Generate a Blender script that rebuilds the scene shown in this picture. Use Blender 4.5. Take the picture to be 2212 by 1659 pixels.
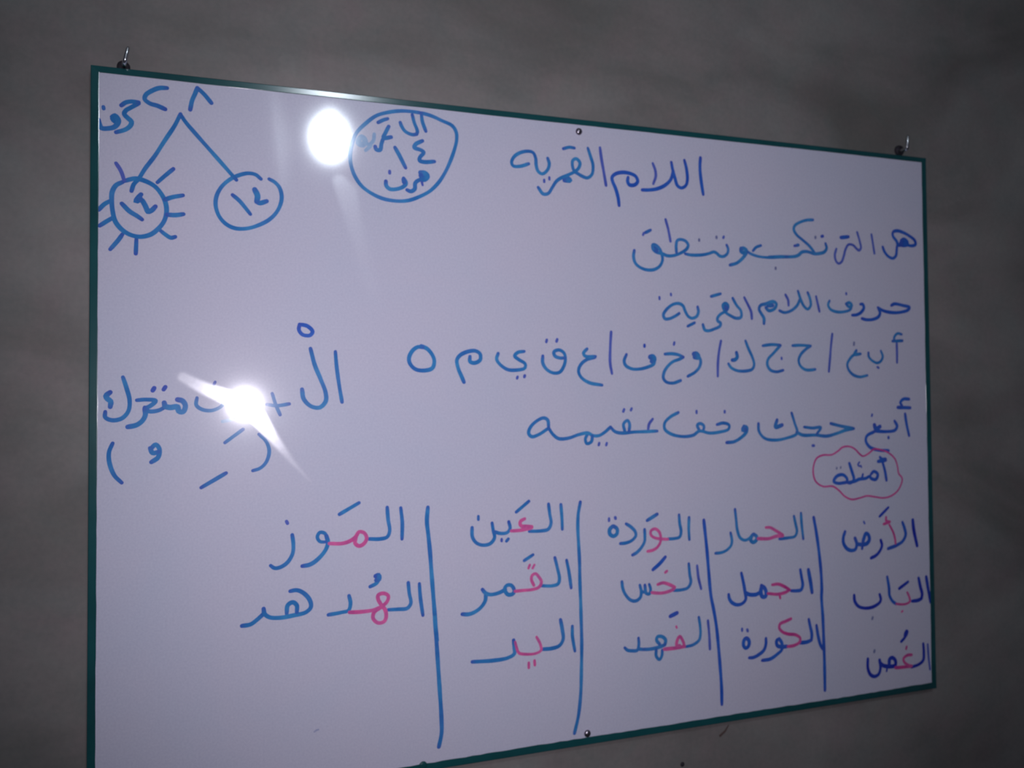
import bpy, bmesh, math, random
from mathutils import Vector, Matrix

for o in list(bpy.data.objects):
    bpy.data.objects.remove(o, do_unlink=True)
C = bpy.context.scene.collection

# ------------------------------------------------------------------ measures
# Board plane coordinates: u to the right, v downwards, in metres, origin at
# the board's upper left corner.  The board hangs on a wall whose face is y = 0.
Z0 = 1.90          # height of the board's upper edge
YB = -0.012        # the writing surface stands 12 mm off the wall
CAM_LOC = (0.15989, -0.94115, 1.53564)
CAM_ROT = ((0.948348,0.001867,-0.317227),(-0.317081,-0.025337,-0.948060),(-0.009808,0.999677,-0.023437))
CAM_LENS = 27.6673
CORNERS = [(0.0012, 0.0006), (1.1391, -0.0016), (1.1369, 0.7987), (-0.0011, 0.8004)]
TOP_BOW = [(0.1421, -0.0006), (0.2437, -0.0018), (0.5331, -0.0001), (0.8101, -0.0013), (1.0346, -0.0023)]
SCREW_TOP = (0.5651, 0.0152)
SCREW_BOTTOM = (0.567, 0.7856)
GLARE = (0.2503, 0.0542)
FLASH = (0.1558, 0.3638)
SPECK = (0.7034, 0.8455)
SCRATCH_A = (0.7607, 0.8167)
SCRATCH_B = (0.7754, 0.8039)
LUMP = (0.355, 0.7932)
HOOKL_B = (0.0325, -0.0009)
HOOKL_E = (0.0334, -0.0071)
HOOKL_T = (0.037, -0.0242)
HOOKR_B = (1.0876, -0.0082)
HOOKR_E = (1.1036, -0.0125)
HOOKR_T = (1.1059, -0.0339)
GLARE_STREAK = [(0.0916, 0.3333), (0.1128, 0.3451), (0.1368, 0.3554), (0.1558, 0.3628), (0.171, 0.3801), (0.1859, 0.4012), (0.2034, 0.4253), (0.2263, 0.4524)]  # glare streak through the flash reflection, put into the gloss
GLARE_TRAIL = [(0.2617, 0.106), (0.2696, 0.1179), (0.2791, 0.1593), (0.2844, 0.1726), (0.2907, 0.2051), (0.2971, 0.2267), (0.304, 0.2457)]  # faint glints below the bulb reflection, put into the gloss
GLARE_BAND = [(0.1869, 0.003), (0.1903, 0.0399), (0.1938, 0.0768), (0.1977, 0.1137)]  # faint upright band of sheen, put into the gloss

def W(u, v, out=0.0, base=YB):
    return Vector((u, base - out, Z0 - v))

# ------------------------------------------------------------------ camera
cam_data = bpy.data.cameras.new('camera')
cam = bpy.data.objects.new('camera', cam_data)
C.objects.link(cam)
m = Matrix(CAM_ROT).to_4x4()
m.translation = Vector(CAM_LOC)
cam.matrix_world = m
cam_data.sensor_width = 36.0
cam_data.lens = CAM_LENS
cam_data.clip_start = 0.02
cam_data.dof.use_dof = True
cam_data.dof.focus_distance = 0.62
cam_data.dof.aperture_fstop = CAM_LENS / 1000.0 / 0.0034
bpy.context.scene.camera = cam

# ------------------------------------------------------------------ light
world = bpy.data.worlds.new('world')
bpy.context.scene.world = world
world.use_nodes = True
bg = world.node_tree.nodes['Background']
bg.inputs[0].default_value = (0.62, 0.66, 1.0, 1)
bg.inputs[1].default_value = 0.036

# the phone's flash, right beside the lens, shining the way the camera looks
fl = bpy.data.lights.new('flash', 'SPOT')
fl.energy = 17.0
fl.color = (0.98, 0.945, 1.04)
fl.shadow_soft_size = 0.007
fl.spot_size = math.radians(93)
fl.spot_blend = 1.0
flash = bpy.data.objects.new('flash', fl)
C.objects.link(flash)
fu = CAM_LOC[0] + 2 * (FLASH[0] - CAM_LOC[0])
fz = CAM_LOC[2] + 2 * ((Z0 - FLASH[1]) - CAM_LOC[2])
mf = Matrix(CAM_ROT).to_4x4()
mf.translation = Vector((fu, CAM_LOC[1], fz))
flash.matrix_world = mf

# the room's hanging bulb (its glass body is built further down)
LAMP_OUT = 1.65                               # metres from the writing surface
dc = -(CAM_LOC[1] - YB)                       # the camera's distance from it
k = 1 + LAMP_OUT / dc
LAMP = Vector((CAM_LOC[0] + (GLARE[0] - CAM_LOC[0]) * k, YB - LAMP_OUT,
               CAM_LOC[2] + ((Z0 - GLARE[1]) - CAM_LOC[2]) * k))
LAMP_GLOW = 75.0

vs = bpy.context.scene.view_settings
vs.view_transform = 'Standard'
vs.look = 'None'
vs.gamma = 1.0
vs.use_curve_mapping = False
vs.exposure = 0.0

# ------------------------------------------------------------------ materials
def mat(name):
    m = bpy.data.materials.new(name)
    m.use_nodes = True
    nt = m.node_tree
    return m, nt, nt.nodes['Principled BSDF']

def node(nt, t, **kw):
    n = nt.nodes.new(t)
    for k, v in kw.items():
        setattr(n, k, v)
    return n

def ramp(nt, src, stops):
    r = node(nt, 'ShaderNodeValToRGB')
    while len(r.color_ramp.elements) < len(stops):
        r.color_ramp.elements.new(0.5)
    for e, (p, c) in zip(r.color_ramp.elements, stops):
        e.position = p
        e.color = c + (1,)
    nt.links.new(src, r.inputs[0])
    return r

def noise(nt, vec, scale, detail=4, rough=0.55, dist=0.0):
    n = node(nt, 'ShaderNodeTexNoise')
    n.inputs['Scale'].default_value = scale
    n.inputs['Detail'].default_value = detail
    n.inputs['Roughness'].default_value = rough
    n.inputs['Distortion'].default_value = dist
    nt.links.new(vec, n.inputs['Vector'])
    return n

def mixc(nt, fac, a, b, mode='MIX'):
    n = node(nt, 'ShaderNodeMix', data_type='RGBA', blend_type=mode)
    for sock, v in ((n.inputs['Factor'], fac), (n.inputs['A'] if False else n.inputs[6], a), (n.inputs[7], b)):
        if hasattr(v, 'links'):
            nt.links.new(v, sock)
        elif isinstance(v, tuple):
            sock.default_value = v + (1,)
        else:
            sock.default_value = v
    return n.outputs[2]

def math_n(nt, op, a, b=None, clamp=False):
    n = node(nt, 'ShaderNodeMath', operation=op, use_clamp=clamp)
    for i, v in enumerate((a, b)):
        if v is None:
            continue
        if hasattr(v, 'links'):
            nt.links.new(v, n.inputs[i])
        else:
            n.inputs[i].default_value = v
    return n.outputs[0]

# cloudy grey-brown plaster
M_wall, nt, P = mat('cloudy_plaster')
tc = node(nt, 'ShaderNodeTexCoord')
mp = node(nt, 'ShaderNodeMapping')
mp.inputs['Rotation'].default_value = (0, math.radians(22), 0)
mp.inputs['Scale'].default_value = (1.0, 1.0, 2.0)
nt.links.new(tc.outputs['Object'], mp.inputs[0])
n1 = noise(nt, mp.outputs[0], 2.2, 6, 0.55, 0.6)
n2 = noise(nt, tc.outputs['Object'], 9.0, 5, 0.6, 0.3)
n3 = noise(nt, tc.outputs['Object'], 160.0, 3, 0.6)
r1 = ramp(nt, n1.outputs['Fac'], [(0.32, (0.182, 0.172, 0.160)), (0.48, (0.245, 0.229, 0.219)), (0.68, (0.315, 0.297, 0.284))])
r2 = ramp(nt, n2.outputs['Fac'], [(0.25, (0.84, 0.84, 0.85)), (0.5, (0.96, 0.95, 0.95)), (0.75, (1.08, 1.06, 1.05))])
col = mixc(nt, 1.0, r1.outputs[0], r2.outputs[0], 'MULTIPLY')
n4 = noise(nt, tc.outputs['Object'], 14.0, 4, 0.65, 0.5)
r4 = ramp(nt, n4.outputs['Fac'], [(0.30, (0.93, 1.0, 1.0)), (0.5, (1.0, 1.0, 1.0)), (0.70, (1.06, 0.985, 1.01))])
col = mixc(nt, 1.0, col, r4.outputs[0], 'MULTIPLY')
r3 = ramp(nt, n3.outputs['Fac'], [(0.2, (0.90, 0.90, 0.92)), (0.8, (1.08, 1.06, 1.06))])
col = mixc(nt, 1.0, col, r3.outputs[0], 'MULTIPLY')
nt.links.new(col, P.inputs['Base Color'])
P.inputs['Roughness'].default_value = 0.62
P.inputs['Specular IOR Level'].default_value = 0.3
bp = node(nt, 'ShaderNodeBump')
bp.inputs['Strength'].default_value = 0.12
bp.inputs['Distance'].default_value = 0.004
nt.links.new(n2.outputs['Fac'], bp.inputs['Height'])
nt.links.new(bp.outputs[0], P.inputs['Normal'])

def plain(name, col, rough=0.5, metal=0.0, spec=0.5, var=0.0, scale=30):
    m, nt, P = mat(name)
    P.inputs['Roughness'].default_value = rough
    P.inputs['Metallic'].default_value = metal
    P.inputs['Specular IOR Level'].default_value = spec
    if var:
        tc = node(nt, 'ShaderNodeTexCoord')
        n = noise(nt, tc.outputs['Object'], scale, 4)
        r = ramp(nt, n.outputs['Fac'], [(0.3, tuple(c * (1 - var) for c in col)), (0.7, tuple(min(1, c * (1 + var)) for c in col))])
        nt.links.new(r.outputs[0], P.inputs['Base Color'])
    else:
        P.inputs['Base Color'].default_value = col + (1,)
    return m

# melamine writing surface: added bands of broader gloss shape the glare of
# flash and bulb into streaks
def glare_mask(nt, pos, pts, halfwidth, soft):
    """1 inside a band that follows the points (board metres), 0 outside"""
    sep = node(nt, 'ShaderNodeSeparateXYZ')
    nt.links.new(pos, sep.inputs[0])
    best = None
    for (a, b), (wa, wb) in zip(zip(pts[:-1], pts[1:]), zip(halfwidth[:-1], halfwidth[1:])):
        ax, az, bx, bz = a[0], Z0 - a[1], b[0], Z0 - b[1]
        dx, dz = bx - ax, bz - az
        L2 = dx * dx + dz * dz
        px = math_n(nt, 'SUBTRACT', sep.outputs[0], ax)
        pz = math_n(nt, 'SUBTRACT', sep.outputs[2], az)
        t = math_n(nt, 'ADD', math_n(nt, 'MULTIPLY', px, dx / L2), math_n(nt, 'MULTIPLY', pz, dz / L2), clamp=True)
        qx = math_n(nt, 'SUBTRACT', px, math_n(nt, 'MULTIPLY', t, dx))
        qz = math_n(nt, 'SUBTRACT', pz, math_n(nt, 'MULTIPLY', t, dz))
        d = math_n(nt, 'SQRT', math_n(nt, 'ADD', math_n(nt, 'MULTIPLY', qx, qx), math_n(nt, 'MULTIPLY', qz, qz)))
        w = math_n(nt, 'ADD', math_n(nt, 'MULTIPLY', t, wb - wa), wa)
        f = math_n(nt, 'ADD', math_n(nt, 'MULTIPLY', math_n(nt, 'SUBTRACT', w, d), 1.0 / soft), 0.5, clamp=True)
        best = f if best is None else math_n(nt, 'MAXIMUM', best, f)
    sm = node(nt, 'ShaderNodeMapRange', interpolation_type='SMOOTHSTEP')
    nt.links.new(best, sm.inputs[0])
    return sm.outputs[0]

GLOSS = 0.078
def gloss_coat(nt, P, tc):
    """the clear glossy film that covers melamine and dried ink alike"""
    geo = node(nt, 'ShaderNodeNewGeometry')
    wob = noise(nt, geo.outputs['Position'], 60.0, 3, 0.6)
    s1 = glare_mask(nt, geo.outputs['Position'], GLARE_STREAK, [0.006, 0.007, 0.007, 0.009, 0.008, 0.006, 0.004, 0.002], 0.007)
    s2 = glare_mask(nt, geo.outputs['Position'], GLARE_TRAIL, [0.006, 0.011, 0.010, 0.010, 0.009, 0.008, 0.003], 0.014)
    s3 = glare_mask(nt, geo.outputs['Position'], GLARE_BAND, [0.004, 0.006, 0.006, 0.003], 0.03)
    s1 = math_n(nt, 'MULTIPLY', s1, math_n(nt, 'ADD', math_n(nt, 'MULTIPLY', wob.outputs['Fac'], 0.9), 0.5), clamp=True)
    r = math_n(nt, 'ADD', math_n(nt, 'MULTIPLY', s1, 0.13), GLOSS)
    r = math_n(nt, 'ADD', r, math_n(nt, 'MULTIPLY', s2, 0.16))
    r = math_n(nt, 'ADD', r, math_n(nt, 'MULTIPLY', s3, 0.12))
    nt.links.new(r, P.inputs['Roughness'])
    nt.links.new(math_n(nt, 'ADD', math_n(nt, 'MULTIPLY', s1, 0.4), 0.5), P.inputs['Specular IOR Level'])  # specular raised along the flash streak to brighten its glare
    P.inputs['Coat Weight'].default_value = 0.16
    P.inputs['Coat Roughness'].default_value = 0.31

M_board, nt, P = mat('white_melamine')
tc = node(nt, 'ShaderNodeTexCoord')
nb = noise(nt, tc.outputs['Object'], 5.0, 5, 0.6, 0.4)
rb = ramp(nt, nb.outputs['Fac'], [(0.3, (0.69, 0.695, 0.86)), (0.5, (0.72, 0.70, 0.86)), (0.7, (0.74, 0.70, 0.855))])
nb2 = noise(nt, tc.outputs['Object'], 420.0, 2, 0.5)
rb2 = ramp(nt, nb2.outputs['Fac'], [(0.25, (0.93, 0.93, 0.95)), (0.75, (1.04, 1.04, 1.03))])
nt.links.new(mixc(nt, 1.0, rb.outputs[0], rb2.outputs[0], 'MULTIPLY'), P.inputs['Base Color'])
gloss_coat(nt, P, tc)

M_ink, nt, P = mat('dry_marker_ink')
tc = node(nt, 'ShaderNodeTexCoord')
va = node(nt, 'ShaderNodeVertexColor', layer_name='ink')
ni = noise(nt, tc.outputs['Object'], 90.0, 3, 0.6)
ri = ramp(nt, ni.outputs['Fac'], [(0.3, (0.82, 0.85, 0.92)), (0.7, (1.2, 1.15, 1.06))])
nt.links.new(mixc(nt, 1.0, va.outputs[0], ri.outputs[0], 'MULTIPLY'), P.inputs['Base Color'])
gloss_coat(nt, P, tc)

M_strip = plain('green_plastic_edging', (0.009, 0.083, 0.092), 0.19, 0, 0.5, 0.18, 14)
M_strip.node_tree.nodes['Principled BSDF'].inputs['Coat Weight'].default_value = 0.6
M_strip.node_tree.nodes['Principled BSDF'].inputs['Coat Roughness'].default_value = 0.15
M_metal = plain('zinc_plated_steel', (0.72, 0.74, 0.78), 0.25, 1.0, 0.5, 0.1, 60)
M_screw = plain('nickel_screw', (0.42, 0.38, 0.44), 0.28, 1.0, 0.5, 0.15, 200)
M_dark = plain('dark_rawlplug', (0.035, 0.03, 0.04), 0.7, 0, 0.3, 0.2, 60)
M_back = plain('fibreboard', (0.20, 0.15, 0.10), 0.8, 0, 0.2, 0.15, 50)
M_floor = plain('grey_floor', (0.20, 0.19, 0.18), 0.6, 0, 0.3, 0.2, 3)
M_ceil = plain('ceiling_paint', (0.5, 0.5, 0.5), 0.9, 0, 0.2, 0.05, 3)
M_black = plain('black_plastic', (0.03, 0.03, 0.03), 0.4)
M_scr = plain('brown_scratch', (0.10, 0.06, 0.055), 0.8)
M_glow, nt, P = mat('lit_bulb_glass')
P.inputs['Base Color'].default_value = (0.9, 0.9, 0.9, 1)
P.inputs['Emission Color'].default_value = (0.80, 0.90, 1.0, 1)
P.inputs['Emission Strength'].default_value = LAMP_GLOW

# ------------------------------------------------------------------ helpers
def obj(name, bm, m, parent=None, smooth=False):
    me = bpy.data.meshes.new(name)
    bm.normal_update()
    bm.to_mesh(me)
    bm.free()
    if smooth:
        for p in me.polygons:
            p.use_smooth = True
    me.materials.append(m)
    o = bpy.data.objects.new(name, me)
    C.objects.link(o)
    if parent is not None:
        o.parent = parent
        o.matrix_parent_inverse = parent.matrix_world.inverted()
    return o

def empty(name, loc, label, cat, group=None):
    o = bpy.data.objects.new(name, None)
    o.empty_display_size = 0.02
    C.objects.link(o)
    o.location = loc
    o['label'] = label
    o['category'] = cat
    if group:
        o['group'] = group
    bpy.context.view_layer.update()
    return o

def box(bm, lo, hi):
    v = [bm.verts.new((x, y, z)) for x in (lo[0], hi[0]) for y in (lo[1], hi[1]) for z in (lo[2], hi[2])]
    for f in ((0, 1, 3, 2), (4, 6, 7, 5), (0, 4, 5, 1), (2, 3, 7, 6), (0, 2, 6, 4), (1, 5, 7, 3)):
        bm.faces.new([v[i] for i in f])

def tube(bm, pts, radii, seg=14, cap=True):
    pts = [Vector(p) for p in pts]
    rings = []
    up = Vector((0.3, 0.2, 1)).normalized()
    for i, p in enumerate(pts):
        d = (pts[min(i + 1, len(pts) - 1)] - pts[max(i - 1, 0)]).normalized()
        a = d.cross(up)
        if a.length < 0.05:
            a = d.cross(Vector((1, 0, 0)))
        a.normalize()
        b = d.cross(a)
        rings.append([bm.verts.new(p + radii[i] * (a * math.cos(t) + b * math.sin(t)))
                      for t in (2 * math.pi * j / seg for j in range(seg))])
    for r0, r1 in zip(rings[:-1], rings[1:]):
        for j in range(seg):
            bm.faces.new((r0[j], r0[(j + 1) % seg], r1[(j + 1) % seg], r1[j]))
    if cap:
        bm.faces.new(rings[0][::-1])
        bm.faces.new(rings[-1])

def lathe(bm, centre, axis, profile, seg=28):
    """profile: (radius, height along axis)"""
    axis = Vector(axis).normalized()
    a = axis.orthogonal().normalized()
    b = axis.cross(a)
    rings = []
    for r, h in profile:
        c = Vector(centre) + axis * h
        if r < 1e-7:
            rings.append([bm.verts.new(c)])
        else:
            rings.append([bm.verts.new(c + r * (a * math.cos(t) + b * math.sin(t)))
                          for t in (2 * math.pi * j / seg for j in range(seg))])
    for r0, r1 in zip(rings[:-1], rings[1:]):
        for j in range(seg):
            q = (j + 1) % seg
            if len(r0) == 1 and len(r1) > 1:
                bm.faces.new((r0[0], r1[q], r1[j]))
            elif len(r1) == 1 and len(r0) > 1:
                bm.faces.new((r0[j], r0[q], r1[0]))
            elif len(r0) > 1:
                bm.faces.new((r0[j], r0[q], r1[q], r1[j]))
    bmesh.ops.recalc_face_normals(bm, faces=bm.faces)

# ------------------------------------------------------------------ setting
bm = bmesh.new(); box(bm, (-2.2, 0.0, 0.0), (3.6, 0.12, 2.95))
wall = obj('wall_back', bm, M_wall); wall['kind'] = 'structure'
bm = bmesh.new(); box(bm, (-2.2, -3.6, -0.1), (3.6, 0.12, 0.0))
o = obj('floor', bm, M_floor); o['kind'] = 'structure'
bm = bmesh.new(); box(bm, (-2.2, -3.6, 2.95), (3.6, 0.12, 3.05))
o = obj('ceiling', bm, M_ceil); o['kind'] = 'structure'

# small marks that belong to the wall
def on_wall(p):                      # a point seen in the board plane, carried on to the wall face
    c = Vector(CAM_LOC)
    q = W(*p)
    s = (0.0 - c.y) / (q.y - c.y)
    return c + (q - c) * s
p = on_wall(SPECK)
bm = bmesh.new()
lathe(bm, (p.x, 0, p.z), (0, -1, 0), [(0, -0.003), (0.0026, -0.003), (0.0032, 0.0004), (0.0026, 0.0012), (0.0, 0.0016)], 14)
s = obj('nail_head', bm, M_dark, wall, True); s['label'] = 'tiny dark nail head in the wall'
a, b = on_wall(SCRATCH_A), on_wall(SCRATCH_B)
bm = bmesh.new()
tube(bm, [a + Vector((0, -0.0002, 0)), a.lerp(b, 0.5) + Vector((0.001, -0.0006, -0.001)), b + Vector((0, -0.0002, 0))], [0.0016, 0.0012, 0.0006], 8)
s = obj('scratch', bm, M_scr, wall, True); s['label'] = 'short brown scratch under the board'

# ------------------------------------------------------------------ whiteboard
board = empty('whiteboard', W(CORNERS[3][0], CORNERS[3][1]),
              'large white writing board edged in dark green, covered with blue and pink Arabic handwriting', 'whiteboard')
TL, TR, BR, BL = CORNERS
def lerp2(a, b, t):
    return (a[0] + (b[0] - a[0]) * t, a[1] + (b[1] - a[1]) * t)
# writing surface: thin sheet with bevelled rim
def sheet(bm, quad, out_front, out_back):
    f = [bm.verts.new(W(u, v, out_front)) for u, v in quad]
    b_ = [bm.verts.new(W(u, v, out_back)) for u, v in quad]
    bm.faces.new((f[0], f[3], f[2], f[1]))
    bm.faces.new(b_)
    for i in range(4):
        j = (i + 1) % 4
        bm.faces.new((f[i], f[j], b_[j], b_[i]))
    bmesh.ops.recalc_face_normals(bm, faces=bm.faces)
def inset(quad, d):
    (a, b, c, e) = quad
    return [(a[0] + d, a[1] + d), (b[0] - d, b[1] + d), (c[0] - d, c[1] - d), (e[0] + d, e[1] - d)]
bm = bmesh.new(); sheet(bm, inset(CORNERS, 0.002), 0.0, -0.003)
obj('writing_surface', bm, M_board, board)
bm = bmesh.new(); sheet(bm, inset(CORNERS, 0.003), -0.003, -0.0115)
obj('backing_board', bm, M_back, board)

# green edging: a U-shaped plastic strip with a rounded lip on each side
random.seed(4)
def strip(a, b, inward, n=60, width=0.0072, rag=0.0, bow=None):
    bm = bmesh.new()
    # cross-section: (inward, out)
    prof = [(width, -0.0002), (width, 0.0007), (width * 0.93, 0.00082), (width * 0.08, 0.00110), (-0.0002, 0.0006),
            (-0.0008, -0.0010), (-0.0010, -0.0112), (0.003, -0.0118)]
    rings = []
    for i in range(n + 1):
        t = i / n
        p = lerp2(a, b, t)
        w_ = width + rag * (random.random() - 0.5) + rag * 0.8 * math.sin(t * 17) * math.sin(t * 5.0)
        off = bow(p[0]) if bow else 0.0
        ring = []
        for j, (q, o_) in enumerate(prof):
            qq = q * (w_ / width) if q > 0.004 else q
            ring.append(bm.verts.new(W(p[0] + inward[0] * (qq), p[1] + inward[1] * qq + off, o_)))
        rings.append(ring)
    for r0, r1 in zip(rings[:-1], rings[1:]):
        for j in range(len(prof) - 1):
            bm.faces.new((r0[j], r0[j + 1], r1[j + 1], r1[j]))
    bm.faces.new(rings[0]); bm.faces.new(rings[-1][::-1])
    bmesh.ops.recalc_face_normals(bm, faces=bm.faces)
    return bm
obj('edge_strip', strip(TL, TR, (0, 1), width=0.0068, rag=0.0003), M_strip, board)
obj('edge_strip', strip(TR, BR, (-1, 0), width=0.0080, rag=0.0004), M_strip, board)
obj('edge_strip', strip(BL, BR, (0, -1), width=0.0086, rag=0.0007, n=120), M_strip, board)
obj('edge_strip', strip(TL, BL, (1, 0), width=0.0078, rag=0.0004), M_strip, board)
# a folded lump in the lower edging
bm = bmesh.new()
lathe(bm, W(LUMP[0], LUMP[1], 0.0002), (0, -1, 0), [(0.0052, -0.001), (0.0048, 0.0008), (0.003, 0.0018), (0, 0.0022)], 9)
obj('strip_fold', bm, M_strip, board)

# domed screws
for p in (SCREW_TOP, SCREW_BOTTOM):
    bm = bmesh.new()
    r = 0.0046
    lathe(bm, W(p[0], p[1], 0.0), (0, -1, 0), [(r * 1.0, -0.0005), (r, 0.0006), (r * 0.93, 0.0017), (r * 0.72, 0.0028), (r * 0.4, 0.0035), (0, 0.0037)], 24)
    s = obj('screw', bm, M_screw, board, True)
    s['label'] = 'small domed metal screw'

# ------------------------------------------------------------------ writing
INK = {'b': ((0.035, 0.21, 0.60), (0.062, 0.31, 0.69)),
       'k': ((0.026, 0.115, 0.60), (0.038, 0.165, 0.68)),
       'n': ((0.020, 0.036, 0.48), (0.028, 0.070, 0.54)),
       'v': ((0.090, 0.135, 0.58), (0.125, 0.175, 0.64)),
       'g': ((0.19, 0.20, 0.42), (0.23, 0.25, 0.50)),
       's': ((0.45, 0.47, 0.70), (0.5, 0.5, 0.72)),
       'l': ((0.34, 0.52, 0.82), (0.40, 0.58, 0.86)),
       'p': ((0.72, 0.11, 0.38), (0.80, 0.16, 0.45)),
       'q': ((0.66, 0.060, 0.32), (0.74, 0.12, 0.40))}
VIOLET = (0.075, 0.105, 0.56)
NIB = 4.5      # mm

def smooth_path(p, step=1.3):
    if len(p) == 2:
        n = max(2, int(math.dist(*p) / step))
        return [(p[0][0] + (p[1][0] - p[0][0]) * i / n, p[0][1] + (p[1][1] - p[0][1]) * i / n) for i in range(n + 1)]
    closed = math.dist(p[0], p[-1]) < 0.6
    res = []
    for i in range(len(p) - 1):
        p1, p2 = p[i], p[i + 1]
        p0 = p[i - 1] if i else (p[-2] if closed else (2 * p1[0] - p2[0], 2 * p1[1] - p2[1]))
        p3 = p[i + 2] if i + 2 < len(p) else (p[1] if closed else (2 * p2[0] - p1[0], 2 * p2[1] - p1[1]))
        n = max(2, int(math.dist(p1, p2) / step))
        # centripetal Catmull-Rom, so that tight bends do not overshoot
        t0 = 0.0
        t1 = t0 + max(1e-3, math.dist(p0, p1)) ** 0.5
        t2 = t1 + max(1e-3, math.dist(p1, p2)) ** 0.5
        t3 = t2 + max(1e-3, math.dist(p2, p3)) ** 0.5
        for k in range(n):
            t = t1 + (t2 - t1) * k / n
            q = []
            for d in (0, 1):
                A1 = (t1 - t) / (t1 - t0) * p0[d] + (t - t0) / (t1 - t0) * p1[d]
                A2 = (t2 - t) / (t2 - t1) * p1[d] + (t - t1) / (t2 - t1) * p2[d]
                A3 = (t3 - t) / (t3 - t2) * p2[d] + (t - t2) / (t3 - t2) * p3[d]
                B1 = (t2 - t) / (t2 - t0) * A1 + (t - t0) / (t2 - t0) * A2
                B2 = (t3 - t) / (t3 - t1) * A2 + (t - t1) / (t3 - t1) * A3
                q.append((t2 - t) / (t2 - t1) * B1 + (t - t1) / (t2 - t1) * B2)
            res.append(tuple(q))
    res.append(p[-1])
    return res

rnd = random.Random(11)
INK_CLIMB = 0.00004      # a stroke lies a hair higher where it crosses itself
def ink_mesh(bm, layer, strokes, base_out):
    for si, (kind, w, pts) in enumerate(strokes):
        path = smooth_path(pts)
        n = len(path)
        ink_mesh.count += 1
        out = base_out + 0.000011 * (ink_mesh.count % 14)
        c0, c1 = INK[kind]
        ph = rnd.random() * 6.28
        half = NIB * w * (0.56 if kind in 'kn' else 0.5)
        cols, left, right = [], [], []
        dist = 0.0
        total = sum(math.dist(path[i], path[i + 1]) for i in range(n - 1))
        dirs = []
        for i in range(n):
            a, b = path[max(0, i - 1)], path[min(n - 1, i + 1)]
            L = math.dist(a, b) or 1.0
            dirs.append(((b[0] - a[0]) / L, (b[1] - a[1]) / L))
        def colour(d):
            f = 0.5 + 0.5 * math.sin(ph + d / 9.0) * math.sin(ph * 2 + d / 23.0)
            c = [c0[k] + (c1[k] - c0[k]) * f for k in range(3)]
            if kind in 'bk':
                e = max(0.0, 1 - min(d, total - d) / 5.0) * 0.55
                s = max(0.0, math.sin(ph * 3 + d / 14.0)) * 0.22
                v = min(0.8, e + s)
                c = [c[k] + (VIOLET[k] - c[k]) * v for k in range(3)]
            return (*c, 1)
        def vert(u, v, d):
            x = bm.verts.new(W(u / 1000, v / 1000, out + INK_CLIMB * d / (total + 1)))
            x[layer] = colour(d)
            return x
        prev = None
        for i in range(n):
            if i:
                dist += math.dist(path[i - 1], path[i])
            end = min(dist, total - dist)
            h = half * (0.90 + 0.10 * min(1, end / 3.0)) * (1 + 0.05 * math.sin(ph + dist / 6.0))
            dx, dy = dirs[i]
            x, y = path[i]
            cur = (vert(x - dy * h, y + dx * h, dist), vert(x + dy * h, y - dx * h, dist))
            if prev:
                bm.faces.new((prev[0], cur[0], cur[1], prev[1]))
            prev = cur
            if i in (0, n - 1):          # the round mark of the nib
                s = -1 if i == 0 else 1
                if n == 1: s = 1
                arc = [vert(x + s * (dx * math.cos(t) - dy * math.sin(t)) * h, y + s * (dy * math.cos(t) + dx * math.sin(t)) * h, dist)
                       for t in (math.pi * (k / 8 - 0.5) for k in range(9))]
                bm.faces.new(arc)
    bm.normal_update()
    for f in bm.faces:
        if f.normal.y > 0:
            f.normal_flip()

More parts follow.
